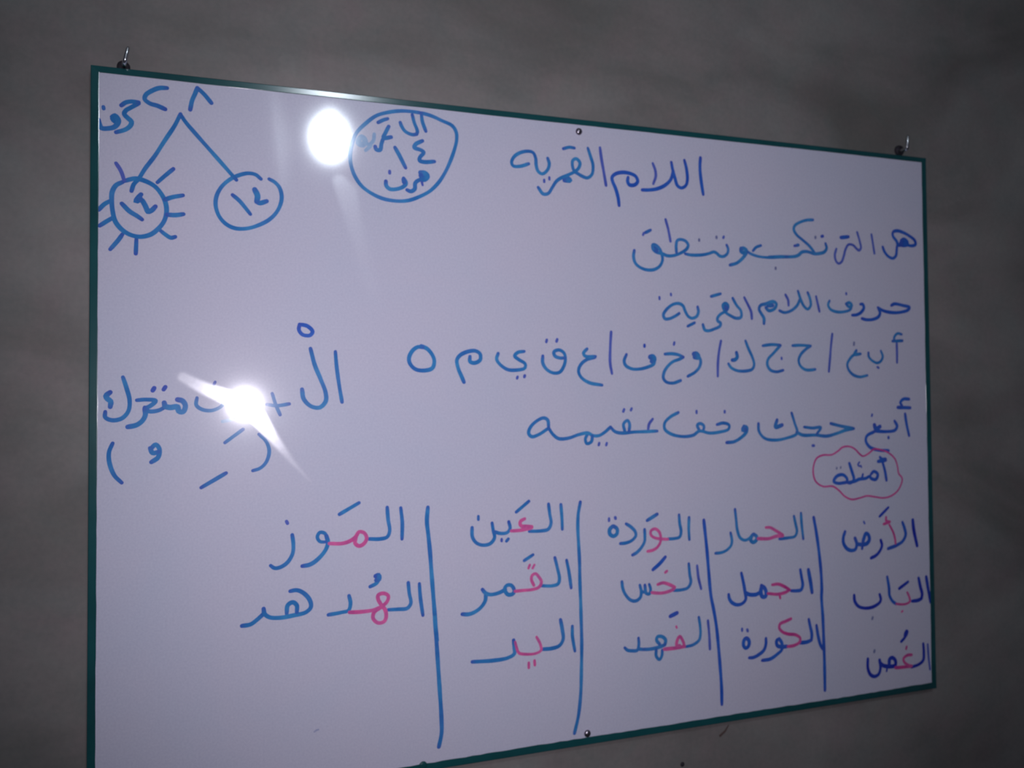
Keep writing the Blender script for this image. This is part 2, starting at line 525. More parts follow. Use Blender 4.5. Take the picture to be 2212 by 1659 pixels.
ink_mesh.count = 0
WRITING = [
 ('handwritten_number', [
  ('b', 1.1, [(75.6,16.3), (67.9,17.2), (60.2,21.3), (54.5,26.2), (53.3,31.1), (58.3,35.2), (66,37), (73.7,39.9)]),
  ('b', 1.1, [(99.1,37.6), (101.1,27.2), (104.1,19.4), (106.5,12.6)]),
  ('b', 1.1, [(106.5,12.6), (113,18.3), (121,27.7)]),
 ]),
 ('handwritten_word', [
  ('b', 1.1, [(30.4,40.5), (34.6,36.9), (40.2,35.2), (47.3,35.4)]),
  ('b', 1.1, [(47.3,36.5), (40.2,41.5), (34.6,45.8), (33.2,49.6), (36.5,53.4), (40.3,57.2), (39.3,61.5), (34.6,66.2), (25.3,70.2)]),
  ('b', 1.2, [(21.5,54), (24.3,52.1), (26.6,55.5), (25.2,58.8), (22,56), (24.3,52.6), (27.6,57.5), (24.3,64.1), (17.8,66.8), (11.3,67), (9,62.5), (8.1,58.5)]),
  ('b', 0.9, [(13,44), (13.3,46)]),
 ]),
 ('tree_branch', [
  ('b', 1, [(89.3,43.5), (83.4,56.9), (73.7,73.9), (63.1,92.8), (53.6,107.4), (47,119.5), (42.7,125), (40.4,132.5)]),
 ]),
 ('tree_branch', [
  ('b', 1, [(89.3,44.1), (94.2,51.6), (106,65.4), (120.9,82.2), (136,99.2), (143.1,107.3), (147.2,111.9)]),
 ]),
 ('sun_drawing', [
  ('b', 1.1, [(33.3,122.2), (44.1,118.7), (53.6,120.5), (63.2,125.5), (69.9,133.5), (73.8,141.6), (75.2,152.1), (72.8,162.8), (67,171.6), (59.4,178.4), (48.9,181.6), (38.5,179.6), (30.1,173.9), (24.5,165.9), (22.2,155.7), (21.2,145.4), (21.7,135), (25.4,127.5), (31.9,123.3)]),
  ('v', 0.9, [(25.3,103.6), (30,111.5), (33.3,121.6)]),
  ('b', 1, [(66,121.1), (73.7,113.1), (82,105)]),
  ('b', 1.1, [(73.7,139.5), (80.5,136.4), (91.7,133.4)]),
  ('b', 1.1, [(75.7,155.8), (84.4,155.7), (92.2,154.1)]),
  ('b', 1, [(69,173.6), (73.8,177.5), (79.6,180.9), (83.9,179.6)]),
  ('b', 1, [(45.3,184.4), (44.7,200.1)]),
  ('b', 1, [(31.5,180), (28.3,185.4), (19.9,196.7)]),
  ('b', 1, [(22.6,162.4), (16.2,167), (9.7,172)]),
  ('b', 1, [(21.2,143.9), (14.3,148.5), (8.8,155.1)]),
 ]),
 ('handwritten_number', [
  ('b', 1.1, [(31,146.8), (38.5,154.6), (46.1,159.3), (50.8,162.7)]),
  ('b', 1.2, [(49.8,135.5), (46,140.5), (44.6,143.7), (49.8,141.3), (53.6,146.8), (55.5,151.3), (56.5,153.9), (60.3,152.1), (64.1,147.6)]),
  ('b', 1.4, [(46.5,141.5), (48.9,140.3)]),
 ]),
 ('circle_drawing', [
  ('b', 1, [(173.4,108.7), (167.7,104.2), (159.5,103.3), (150.2,106.2), (141.1,111.3), (132,120.2), (126.4,131.4), (125.4,142.2), (128.9,153.8), (135.9,162), (145.1,166.3), (157.3,166.1), (170.7,161.4), (183.2,153.5), (191.6,143.1), (195.9,129.5), (193.8,117.5), (188.6,111.3), (182.3,108)]),
 ]),
 ('handwritten_number', [
  ('b', 1, [(143.1,129.1), (150.2,135), (156.3,142.2), (162,149.5)]),
  ('b', 1.4, [(166.7,121.3), (169.7,128.2), (168.7,134.8)]),
  ('b', 1.2, [(168.7,134.8), (171.8,136.2), (179.6,133.5)]),
 ]),
 ('circle_drawing', [
  ('b', 1, [(357.4,13.3), (370.5,15.4), (383.6,19.9), (396.9,25), (401.7,32.3), (402.2,41.8), (399,55.1), (394.1,68.6), (387.9,82.2), (379.4,95.9), (368.6,107.3), (355.5,115.3), (341.4,121), (327.5,122.6), (311.4,120.9), (297.8,115.6), (286.6,107.9), (278.8,97.1), (274.4,84.9), (273.3,72.5), (276.2,56.3), (281.3,44.4), (291.5,33), (304,22.5), (317.8,17), (335.2,13.3), (357.4,13.3)]),
 ]),
 ('handwritten_word', [
  ('b', 1, [(358.6,15.5), (359.7,23.6), (362.1,30.4), (363.8,34.9)]),
  ('b', 1, [(347.4,16.7), (349.7,25.8), (353.5,36), (352.5,39.8)]),
  ('b', 1, [(352.5,39.8), (346.7,40.7), (338.5,37.5), (333.9,30.9), (332.7,27.6)]),
 ]),
 ('handwritten_word', [
  ('b', 1, [(306.2,30.3), (312,26.9), (317.7,24.5)]),
  ('b', 1.1, [(318.8,33.7), (315.3,41), (312.4,48.2), (321.6,46.3)]),
  ('b', 1.1, [(312.4,48.2), (310.1,55.3), (308.3,63), (303.8,62.8), (302.6,59.5)]),
  ('l', 1, [(301.6,44.6), (300.4,52.8), (294.7,57.9), (291.3,54.8)]),
  ('l', 1.5, [(283.5,53.3), (286.9,49.5), (290.8,53.7), (287.9,58.6), (282.9,56.8), (283.5,53.3)]),
  ('l', 1, [(297.5,58.8), (291.3,65.1)]),
 ]),
 ('handwritten_number', [
  ('b', 1.1, [(326.2,58.4), (331.3,67.2), (338.8,81.7)]),
  ('b', 1.1, [(359.6,47.1), (351.3,52), (349.5,56.2), (357.1,58.4), (361.2,61), (356.5,67.3), (355.8,71.4), (361.7,72.7), (374.2,71)]),
 ]),
 ('handwritten_word', [
  ('b', 1.5, [(356.9,86), (362.8,86.6), (365.2,90), (360.4,93.9), (357.5,89.4)]),
  ('b', 1.1, [(362.8,93.7), (354.5,95.5), (350.4,99.4), (349.7,106.4), (345,109.7), (340.4,108.3)]),
  ('v', 0.7, [(358,95.2), (359.4,101)]),
  ('b', 1.1, [(336.4,94.7), (339.2,100.2), (336.9,103.9), (328.7,108), (319.5,108.7), (315.5,105), (315,99.9)]),
  ('b', 1.3, [(336.4,95.8), (336.9,99.3)]),
  ('v', 0.9, [(319.6,87.4), (319.6,89.7)]),
 ]),
 ('handwritten_word', [
  ('k', 1, [(745.1,33), (744.1,46.2), (745.4,62.7), (748.5,83.1)]),
  ('k', 0.95, [(720.1,38.7), (723,49.4), (724.3,64.4), (721.8,72.8), (714.8,76.8), (708.7,73.9), (705,63.2), (702.1,53.9), (700,43.2)]),
  ('k', 1, [(702.8,55.2), (698.8,66.5), (689.5,75.4), (677.3,81), (666.8,83.2), (655.6,84.1)]),
  ('v', 0.9, [(671.9,47.1), (675.5,56.2), (676.1,64.3), (672.2,74.7)]),
  ('k', 1, [(635.1,69), (634.3,74.4), (637.1,78.8), (644.5,78.2), (649.1,73.2), (646.2,66.7), (637.4,63.4), (627.1,63), (616.9,65.8), (611.7,70.9), (612.4,76.1), (616.6,85.1), (620.1,96.8), (621.4,107.3)]),
 ]),
 ('handwritten_word', [
  ('v', 0.95, [(594.9,33.4), (596.9,48.4), (600.2,66.6), (602.9,82.2)]),
  ('b', 1, [(577.7,35.6), (581.2,45.8), (584.6,57.3), (583,69.3), (576.5,74.4), (569.5,73), (562.5,69.7), (558.3,67.4), (555.6,59.9), (556.4,53.3), (561.3,50.9), (566.2,55.7), (564,63.1), (558.3,68.1), (549.8,72.7), (538.6,78.2), (533.1,82.5), (527.5,90.7), (521.9,98.8), (515,100), (508.3,92.2)]),
  ('b', 1.3, [(547.7,76.1), (552.5,79.6), (544.2,80.3)]),
  ('b', 1, [(543.3,39.5), (551.7,36.8), (558.7,37.2)]),
  ('b', 1, [(521.7,53.8), (523.7,61.3), (520.8,69.3), (514,74.4), (508.5,71.6), (505.9,64.2), (505.3,55.3), (502,48.5), (495.3,47.2), (484.5,50.1), (476.4,55.9), (473,63.2), (475,67.5), (484.3,67.3), (495.8,63.1)]),
  ('v', 0.8, [(516.6,81.9), (516.6,84.5)]),
  ('v', 0.8, [(523.6,78.1), (523.6,80.7)]),
 ]),
 ('handwritten_word', [
  ('v', 0.8, [(655.9,144.1), (657,141.5)]),
  ('b', 1, [(659.3,140.9), (667.2,136.9)]),
  ('b', 1, [(642.8,165.3), (641.5,173.4), (644.2,182.2), (651.9,187.9), (663,190.4), (673.1,188.9), (681.1,183.5), (684.6,175.3), (683.4,168.3), (680.3,161.3), (674.7,156.6), (670.2,156.3), (670.2,161.9), (674.6,165.7), (684.7,167.7), (691.5,169.9), (700.7,169.4), (711.1,165.8), (721.6,159.2), (724,153.9), (720.6,149), (712.6,146.9), (707.3,148.7), (705.5,155.9), (705.9,165.1)]),
  ('b', 1.6, [(672.4,160.7), (675.8,164.1)]),
  ('v', 0.9, [(690,121.3), (693.8,134.2), (697,150.3)]),
  ('b', 1, [(719.2,165.9), (727.3,167.1), (744.8,166.2), (756.7,163.5), (763.9,161.1), (768.6,162.9), (773.3,166.3), (779.3,166.5), (785.4,162), (786.7,155.7), (784.4,150.6)]),
  ('g', 0.9, [(741.1,145.3), (741.1,146.8)]),
  ('g', 0.9, [(768.4,140.1), (768.4,141.6)]),
  ('v', 0.9, [(779.2,141), (780,139.2)]),
 ]),
 ('handwritten_word', [
  ('b', 1.3, [(807.4,154.1), (807.3,157.8), (813.4,160.1), (816.5,156.8), (811,153.4), (808,154.6)]),
  ('b', 1.1, [(817.1,158.3), (813.3,163.8), (807.1,169.9), (799.7,174.9), (789.3,178)]),
  ('b', 0.9, [(818.3,158.3), (824.4,161.1), (835.5,163.7), (851.6,164.5), (869.3,163.1), (883.5,161.3)]),
  ('b', 1, [(840.1,148.1), (832,151.2), (827,156.2)]),
  ('g', 0.9, [(863.9,178.3), (863.9,179.9)]),
  ('b', 1.1, [(852.4,163.9), (871.4,162.5), (896.9,160.7), (903.4,158.2), (908.6,154.1), (916.4,152.7), (924.2,153.9), (929.4,155.2), (939.9,154.2), (947.9,151.6), (952,145.9), (950.2,139.4)]),
  ('b', 1, [(929.2,106.3), (917.5,107.6), (905.7,111.6), (897.9,116.4), (895.8,122), (900.2,129.2), (910.3,136.2), (921.8,144.2), (930.8,153.5)]),
  ('v', 1, [(896.6,145.6), (897.9,145.3)]),
  ('b', 1.1, [(899.8,144.9), (903.1,144)]),
  ('g', 0.9, [(932.9,130.6), (932.8,132.2)]),
  ('k', 1.1, [(943.8,129.4), (945.8,128.8)]),
 ]),
 ('handwritten_word', [
  ('k', 1.1, [(977.8,129.1), (991.3,127.2)]),
  ('v', 0.9, [(969.3,146.1), (966.4,155), (968.2,163.7), (972.8,167.3), (978.3,164.3), (982.5,155.3), (985.5,146.3), (991,138.8), (999.2,139), (1005.9,144.1), (1009.9,146.2), (1013.4,142.6), (1011.6,132.7), (1007.2,119.6)]),
  ('v', 0.9, [(1033.3,121.4), (1035.1,131.4), (1038.1,149.2)]),
 ]),
 ('handwritten_word', [
  ('k', 0.95, [(1053.7,138.8), (1057.1,145.9), (1063.9,152.4), (1072.3,154.8), (1078.1,150.5), (1079.7,142.5), (1080.6,135.7)]),
  ('k', 1, [(1073.4,115.7), (1080.5,113), (1091.9,114.6), (1104.7,119.5), (1114.6,125.8), (1115.9,131.5), (1108.6,134.1), (1094.3,132.6), (1082.8,134.4), (1080.1,128.9), (1073.2,121.4), (1073.4,115.7)]),
  ('k', 2, [(1090.1,128.3), (1094.4,127), (1098.6,130.7), (1088.6,132.4)]),
 ]),
 ('handwritten_word', [
  ('k', 1, [(1067.6,225.4), (1073.3,223), (1088.9,224.8), (1101.7,227.6), (1098.8,231.3), (1085.8,235), (1068.8,236.1), (1052,233.7), (1042.3,229.5)]),
  ('k', 1, [(1043,230.1), (1046.3,237.2), (1043.3,242.9), (1033.5,247), (1021.1,247.9), (1012.9,246.4)]),
  ('k', 1, [(1010.7,225.4), (1014.8,225.3), (1016.7,230.3), (1011.8,237), (1003.5,241.1), (995.3,241.9)]),
  ('b', 1.1, [(984.9,225.7), (991,223.8), (995,227.6), (990.2,229.9), (985.5,226.8)]),
  ('b', 1, [(995,227.6), (992.1,233.7), (980.6,237.3), (967.1,237.7), (956.6,234.2), (952.8,227.8), (955.5,222.2)]),
  ('v', 0.9, [(985.3,210), (985.5,211.6)]),
 ]),
 ('handwritten_word', [
  ('v', 0.9, [(932,216.5), (934.4,226.1), (937.4,238)]),
  ('b', 1, [(917.7,211.5), (921.4,220.1), (922.5,229.7), (917.2,235.3), (910.8,231.2), (905.8,222.7), (901,210)]),
  ('b', 1, [(903.9,221.7), (899.2,230.4), (888.8,238.2), (877.3,241.2), (869.1,238.8)]),
  ('v', 0.95, [(879.7,216.1), (884,223.4), (884.5,230.9)]),
  ('b', 1.1, [(846.4,235.2), (851.3,239.3), (861.5,235.8), (864.1,229.4), (859.1,226.3), (846.5,229.9), (837.8,232.3), (835.2,237.6), (838.8,243.9), (843,250.1), (842.9,257.5)]),
  ('b', 1.4, [(850.3,231.9), (857.8,231.7)]),
 ]),
 ('handwritten_word', [
  ('v', 0.95, [(811.5,222.2), (816.9,231.4), (822.2,241.8), (823.2,251.2)]),
  ('b', 1, [(792.7,223.8), (798.5,233), (805.7,241.2), (805.5,249.5), (798.2,251.3), (788.6,247.9), (781.4,243.9), (777.9,238.8), (776.8,233.7), (781.1,231), (785.2,234.5), (782.7,240.8), (773,246.2), (768.1,251.5), (768.1,255.6), (772.8,258.6), (771.5,262.8), (763.1,266.6), (753.6,269.4), (747.7,268.4), (744.9,261.3)]),
  ('b', 1.6, [(779.8,234.6), (782.2,237.7)]),
  ('b', 1, [(758.6,222.4), (773.5,218.2)]),
  ('b', 1, [(737.1,237.4), (738.2,244.1), (735.2,250.3), (728.1,253), (722.4,250.6), (717.8,243.6), (714.5,236.6), (708.8,233.7), (699.6,235), (689.2,242.4), (684.6,249.6), (686.7,254.5), (693.6,254.4), (701.6,251.1), (708.6,246.9)]),
  ('b', 1, [(721.5,263.9), (732.1,259)]),
  ('v', 0.8, [(679.1,226), (679.2,228.6)]),
  ('v', 0.8, [(696.4,220.9), (696.6,222.9)]),
 ]),
 ('handwritten_letter', [
  ('v', 0.95, [(1076.1,280.2), (1076.3,296), (1076,310.6)]),
  ('b', 1, [(1085.6,268.2), (1077.8,267.2), (1072,272.4), (1071.2,278.1)]),
  ('b', 1.1, [(1068.3,278.7), (1086.8,277.8)]),
 ]),
 ('handwritten_letter', [
  ('b', 0.95, [(1046.2,293.5), (1049.5,301.8), (1045.8,308.6), (1038.8,311.4), (1029.2,307.6), (1023.8,302.1), (1023.3,296.5)]),
  ('v', 0.9, [(1039.3,317.5), (1041.4,318.6)]),
 ]),
 ('handwritten_letter', [
  ('b', 1.1, [(1001.5,293.5), (998,299), (1008.9,298.3)]),
  ('b', 1, [(1008.9,298.3), (996.6,300.1), (989.7,305.7), (984.8,313.4), (986.6,321.1), (994.5,328.7), (1006.7,332), (1020.4,329.8)]),
  ('g', 0.9, [(997.7,281.9), (997.2,285.3)]),
 ]),
 ('divider_stroke', [
  ('v', 0.9, [(959.1,270), (956.7,285.3), (954.3,304.9), (951.8,324.5)]),
 ]),
 ('handwritten_letter', [
  ('b', 1, [(890.3,287.8), (904.4,287.1), (921.2,287.9)]),
  ('b', 1, [(921.2,287.9), (913.3,292.3), (904.1,300), (900.1,308.6), (902.5,316), (910.1,321.4), (917.8,322.4), (928.3,321.3)]),
 ]),
 ('handwritten_letter', [
  ('b', 1, [(840.4,288.7), (854.1,286.9), (869.2,287.3)]),
  ('b', 1, [(869.8,287.8), (857.6,299.1), (848.7,307.6), (847.3,315), (852.1,322.4), (862.1,325), (873.5,322.8)]),
  ('v', 0.9, [(871.3,305.3), (871.3,306.9)]),
 ]),
 ('handwritten_letter', [
  ('b', 1, [(812.2,282.3), (816.9,293.2), (822.8,304.7), (825.6,315.1), (822.4,321.4), (811.4,324.1), (798,323.6), (788.4,319.5), (784.3,314.3)]),
  ('b', 1.3, [(797.3,298.7), (798.4,304.9), (794.7,308.6), (790.4,309.1)]),
 ]),
 ('divider_stroke', [
  ('v', 0.9, [(772.9,282.9), (769.7,296.9), (767.6,312.4), (766.9,331.4)]),
 ]),
 ('handwritten_letter', [
  ('b', 1.6, [(730.2,301.4), (734.3,301.4), (737.1,305.4), (731.3,305.5)]),
  ('b', 1, [(736.6,302.4), (740.5,310.5), (738.6,318.7), (731.5,325.9), (720.4,331.5)]),
 ]),
 ('handwritten_letter', [
  ('b', 1, [(686,301.9), (696.2,301.3), (706.5,302.7), (713.9,305.7)]),
  ('b', 1, [(713.9,305.7), (707.5,308.7), (698.3,311.8), (690.3,317.9), (684.5,326), (683.2,334), (687.6,339.1), (697.8,340.6), (709.3,337.1)]),
  ('v', 0.9, [(700.6,286.1), (699.8,289.1)]),
 ]),
 ('handwritten_letter', [
  ('b', 1.6, [(664,306.1), (667.9,305.6), (670.1,309), (666.1,311.6)]),
  ('b', 1, [(671.2,308), (669.4,315.1), (661,319.1), (647.6,322.1), (636.6,321.7), (627.9,317.3), (625.8,311.4), (629.2,303)]),
  ('k', 0.9, [(655.9,290.2), (655.8,292.2)]),
 ]),
 ('divider_stroke', [
  ('v', 0.9, [(607.6,273.7), (606.1,293.4), (605.6,314.3), (608,328.1)]),
 ]),
 ('handwritten_letter', [
  ('b', 1, [(573.1,296.4), (568.1,301.7), (570.1,305.5), (585,306)]),
  ('b', 1, [(584.2,307.3), (571.5,310.7), (563.7,317.2), (560.8,324.9), (564.2,332.7), (575.3,339.8), (593.7,343.1)]),
 ]),
 ('handwritten_letter', [
  ('b', 1, [(512.1,306.1), (512,315), (517.4,323.2), (526.9,327.6), (535.1,326.3), (540.7,318.6), (542.9,309.6), (540.9,301.9), (534.1,298.2), (527.2,300.8), (528.5,305.9), (535.3,308.4), (542.2,308.3)]),
  ('v', 0.9, [(517.8,285.6), (517,288.2)]),
  ('v', 0.9, [(531.9,284.8), (531,287.4)]),
 ]),
 ('handwritten_letter', [
  ('b', 1, [(487.3,300.6), (478.7,302), (474.6,306.4), (479.9,310.8), (488.5,316.4), (487.8,321.4), (477.1,324), (465.2,323.4), (454.8,316.6), (451,310.4), (453,303.5)]),
  ('v', 0.9, [(478.1,332.5), (477.5,334.3)]),
  ('v', 0.9, [(487.7,330.9), (487.1,332.6)]),
 ]),
 ('handwritten_letter', [
  ('b', 1.1, [(416.8,307.6), (416.8,313.7), (422.5,315.5), (429.6,311.8), (429.7,304.4), (423.9,300.7), (415,301.4), (404.8,305.9), (400.3,312), (402.1,323), (405.8,331.6), (408.9,339)]),
 ]),
 ('handwritten_letter', [
  ('b', 1.1, [(356.3,295.5), (363.7,299), (369.8,306.2), (372.2,313.5), (369.7,322), (359.8,325), (348.8,323.3), (342.2,316.1), (341.6,308.9), (346.5,300.4), (352.7,296.7), (358.2,297.3)]),
 ]),
 ('handwritten_word', [
  ('k', 1, [(1097.2,365.2), (1086.5,365.1), (1080.7,370.1), (1083.4,374.6)]),
  ('k', 1.1, [(1075.6,377.4), (1099,378.2)]),
  ('k', 1, [(1089.1,387.3), (1091.5,402.4), (1095.8,419.7)]),
  ('k', 1, [(1069,397.5), (1073.5,405), (1069.6,410.9), (1054.6,412.8), (1032.4,411.6)]),
  ('k', 1, [(1031.4,412.3), (1017.5,418.6), (1015.5,425.9), (1022.6,434.9), (1039,439.8), (1056.6,441)]),
  ('k', 1.4, [(1031.7,402.8), (1034.3,408.7), (1041.8,405.2)]),
  ('v', 0.9, [(1027.9,387.2), (1027.1,389.4)]),
  ('k', 0.9, [(1057.1,421), (1057.1,422.5)]),
 ]),
 ('handwritten_word', [
  ('b', 1, [(886.4,383.1), (891.2,397.3), (895.1,411.6), (877.1,418.3), (857,420.6), (840.4,417.4), (831.6,407.4), (831,397)]),
  ('b', 1.1, [(894.3,410.2), (904.4,414.6), (926.8,415.1), (946,417), (965.5,413.1), (979.8,409.1), (994.2,407.2)]),
  ('b', 1.1, [(994.2,407.2), (971.1,403.1), (953.4,399.1)]),
  ('b', 1, [(907.3,403.3), (921.9,405), (935.8,404.6), (928.6,413.8)]),
  ('b', 1.3, [(861.7,392.6), (859,402.4), (870,399.8)]),
  ('v', 1.1, [(921.3,430), (923.4,430.1)]),
 ]),
 ('handwritten_word', [
  ('b', 1.4, [(807.2,401.4), (805.5,405.5), (809.6,404.9)]),
  ('b', 1.1, [(807.3,400), (812.1,402.2), (811.1,408.4), (804.5,414.5), (791.5,421.1), (779.5,422.1)]),
  ('b', 1, [(705,380), (692.7,385.8), (684.3,393.7), (684.2,401.7), (693.9,408.6), (712.1,412.3), (727.5,410.7), (736.9,405.5), (752.5,408.5), (768.2,407.5), (782.6,403.7), (783.5,398.2), (774.8,395.3), (764.5,397.2)]),
  ('b', 1, [(736.9,404.8), (733.9,397.3), (738.6,395.3), (744,398.8), (743.1,404.9)]),
  ('v', 0.9, [(733,378.3), (733,381)]),
  ('v', 0.9, [(777,378.9), (777,380.8)]),
 ]),
 ('handwritten_word', [
  ('b', 1, [(519,396.5), (517.7,387), (512.3,384.3), (502.9,388), (494.7,395.4), (492,402.9), (495.9,407.4), (505.4,405.1), (519,397.1)]),
  ('b', 1, [(519,397.1), (524.3,404.8), (532.5,410.8), (546.2,410.4), (560.2,406.3), (572.8,404.6), (579.8,408), (588.3,408.2), (596.9,403.8), (604.9,397.5)]),
  ('b', 1, [(572.8,405.3), (569.2,412.3), (571.2,418.1), (577.6,415.7), (579.1,408.6)]),
  ('b', 1, [(604.9,397.5), (611.2,403.5), (621.3,405.7), (638.8,404.7), (656.5,404.5), (672.9,404.1)]),
  ('b', 1, [(625.7,404.5), (623.7,393.9), (629.5,389.4), (632.4,394.1), (631.5,403.3)]),
  ('v', 0.9, [(666.4,388.1), (661.1,394.6), (659.5,401.2)]),
  ('v', 0.9, [(588.6,417.9), (587.8,420.5)]),
  ('v', 0.9, [(599.3,418.2), (598.5,420.8)]),
  ('v', 0.9, [(624.7,374.9), (623.5,377.6)]),
  ('v', 0.9, [(635.8,373.8), (634.6,376.1)]),
 ]),
 ('cloud_outline', [
  ('q', 0.6, [(1009.5,447.7), (1020.5,443.7), (1029.9,438.1), (1044.6,440), (1057.4,444.8), (1068.4,454), (1072.8,466.1), (1074.4,475.1), (1080.8,482.8), (1078.7,491.6), (1070.9,501.7), (1057.6,508.5), (1044.6,510.1), (1029.9,507.9), (1015.3,505.8), (1002.6,508.1), (988.1,509.6), (975.7,504.6), (965.3,495.5), (954.8,489.3), (937.3,488.5), (925.3,480.9), (921.3,469.3), (922.4,457.9), (927.8,448.1), (938.4,444.1), (954.1,443.9), (964.9,439.1), (973.9,433.6), (986.4,433.2), (995.3,437.1), (1004.1,444.7), (1009.5,447.7)]),
 ]),
 ('handwritten_word', [
  ('k', 0.95, [(1045,457), (1049.3,471.2), (1051.7,484.6)]),
  ('k', 1, [(1040.6,450.2), (1044.2,453.3), (1050.7,453.2)]),
  ('k', 1.2, [(1037.1,456.3), (1050.7,454.6)]),
  ('k', 1, [(1023.4,474.6), (1029,470.7), (1035.9,475.1), (1032.4,482.3), (1023.3,480.5), (1021.5,477.5), (1014.2,480.1), (1001.4,481.1), (994.1,483.7), (983.4,484.7)]),
  ('k', 0.8, [(1008.9,474), (1006.9,479.8)]),
  ('k', 1, [(984.9,457.2), (989.1,468.9), (992.4,480.7), (986.9,485.6), (979.8,484.5)]),
  ('k', 1, [(979.8,484.5), (963.8,485.3), (956.8,482.1), (962.2,475.2), (972.9,473.4), (979.9,478.7), (980.7,484.6)]),
  ('g', 0.7, [(962.5,462.9), (962.1,464.3)]),
  ('g', 0.7, [(969.6,462.1), (969.2,463.6)]),
  ('v', 0.7, [(1003,456.3), (1000.2,459.9), (1002.8,462.1), (1005.5,461.5), (1006.4,463.7)]),
 ]),
 ('handwritten_word', [
  ('b', 1, [(255.2,303.5), (256.5,320.4), (259.2,341.5), (262.5,361.9)]),
  ('b', 1.1, [(227.2,300.3), (231.9,319.1), (238.6,335.9), (244,351.3), (243.9,361.1), (237.1,368), (227.6,366.5), (219.5,358.1), (217.6,347)]),
  ('k', 0.9, [(215.1,273.3), (214.4,278.9), (218.5,284.4), (226.6,285), (229.6,280.7), (223.9,274.5), (215.1,272.6)]),
 ]),
 ('plus_sign', [
  ('b', 0.9, [(185,351.6), (188.9,364.7), (193.5,375.7)]),
  ('b', 0.9, [(179.1,363.9), (190.3,365.4), (203.5,363.5)]),
 ]),
 ('handwritten_word', [
  ('v', 0.8, [(124.7,338.5), (123.4,341.2)]),
  ('b', 0.9, [(106,355.9), (105.3,363.8), (110.9,368.6), (120.9,370), (131,365.4), (134.1,359.4), (131,354.7), (125.9,357.3)]),
  ('l', 0.8, [(144.9,378.4), (141.1,380.4), (132.2,382.3)]),
  ('b', 0.9, [(165.5,363.1), (146.2,357.5), (141.1,354.8)]),
  ('b', 0.9, [(165.5,363.1), (152.6,368.4), (144.9,378.4)]),
 ]),
 ('handwritten_word', [
  ('b', 1, [(32.4,333.3), (35.9,344.9), (38.9,358), (37.7,369.6), (31.3,377.3), (21.9,379.1), (15.5,375.8), (15.5,370)]),
  ('b', 1.2, [(20.1,349.4), (16.1,353.3), (17.8,356.5), (20.7,359.1), (20.2,364.9)]),
  ('b', 1.3, [(86.3,357.7), (91.2,359.1), (94.2,364.4), (91.8,371), (87.5,370.3), (86.3,365.6), (79,366.2), (74.1,364.8), (72.9,360.9)]),
  ('b', 1, [(74.1,365.5), (66.9,369.3), (57.3,369.9), (53.7,365.9)]),
  ('b', 1, [(46,358), (54.9,357.4), (64.5,358.8), (58.5,364.7), (53.7,366.6)]),
  ('b', 1.2, [(53.7,367.2), (54.3,373.8), (51.3,380.2), (45.4,384.7), (37.2,386.5)]),
  ('k', 1, [(61.5,347.7), (63,345)]),
  ('k', 1, [(72.3,346.7), (74.1,343.8)]),
 ]),
 ('bracket_stroke', [
  ('b', 1, [(22.6,403.6), (19.1,413.2), (19.7,424.8), (24.4,437.8), (31.4,445.8)]),
 ]),
 ('vowel_mark', [
  ('b', 1.1, [(59.7,410.4), (64.5,406), (68.1,410.7), (66.9,419.8), (60.3,424.8)]),
  ('b', 1.1, [(59.1,409.8), (61.5,415.1), (67.5,413.9)]),
 ]),
 ('vowel_mark', [
  ('b', 1, [(110.2,454.4), (135.9,439.4)]),
 ]),
 ('vowel_mark', [
  ('b', 0.9, [(134.7,405.8), (153.8,391.4)]),
 ]),
 ('bracket_stroke', [
  ('b', 0.9, [(170.6,397.2), (178.4,405.6), (181.6,416.6), (178.3,428.7), (171.8,435.3), (164,437.8)]),
 ]),
 ('handwritten_word', [
  ('b', 1, [(330.3,487.8), (332,505.7), (331.5,524.6)]),
  ('b', 1, [(314.2,486.4), (315.3,501.2), (317,514.2), (314,521.1), (305.8,522.9), (291.7,522)]),
  ('b', 0.9, [(244.7,519), (242.5,512.6), (236.9,511.1), (234,516), (236.8,521.4), (243.6,522.4)]),
  ('b', 1.1, [(244.2,515.5), (245.8,523.7), (242.4,532.6), (233.4,542.3), (225.5,546.9), (217.2,548)]),
  ('b', 1, [(259,491.6), (281.5,479.4)]),
  ('b', 1, [(206.3,512), (207.4,521.2), (206.8,532.5), (201.3,542.3), (193.7,547.3), (187.1,548), (182.8,544.8)]),
  ('v', 0.9, [(200.1,496.4), (201.2,498.7)]),
  ('p', 1, [(277.8,520), (276.6,525.7), (281.2,529.5), (287,527), (290,520.8), (287.1,514.7), (281.3,513.2), (277.2,518.8), (270.9,523), (261.7,525.3), (247.5,524.4)]),
 ]),
 ('handwritten_word', [
  ('b', 1, [(352,578.9), (353.1,595), (356,616.7)]),
  ('b', 1, [(338.7,576.6), (339.8,589.1), (341.6,601.1), (337.3,606.6), (326.6,606.8), (314.7,606.3)]),
  ('b', 1, [(269.4,586), (271.1,594.8), (268.8,602.7), (261.3,604.3), (246,605.7)]),
  ('b', 1.3, [(300.2,565.9), (303.7,565), (304.3,569.7), (300.8,570.6)]),
  ('b', 1, [(304.9,568.6), (301.3,574.1), (293.7,577.6)]),
  ('b', 1.1, [(203.9,575.2), (211.1,574.7), (218.8,578.8), (225.4,587.3), (226.5,595.3), (220.9,600.5), (207.7,602.7), (192.4,604), (181.6,602.4), (176.2,598), (175.2,592.3)]),
  ('b', 1.1, [(175.7,597.4), (168.7,603.4), (161.3,608.3), (152.3,609.1)]),
  ('b', 1.1, [(200,599.7), (201.2,590.8), (206.6,587.9), (211,591.7), (211,599.6)]),
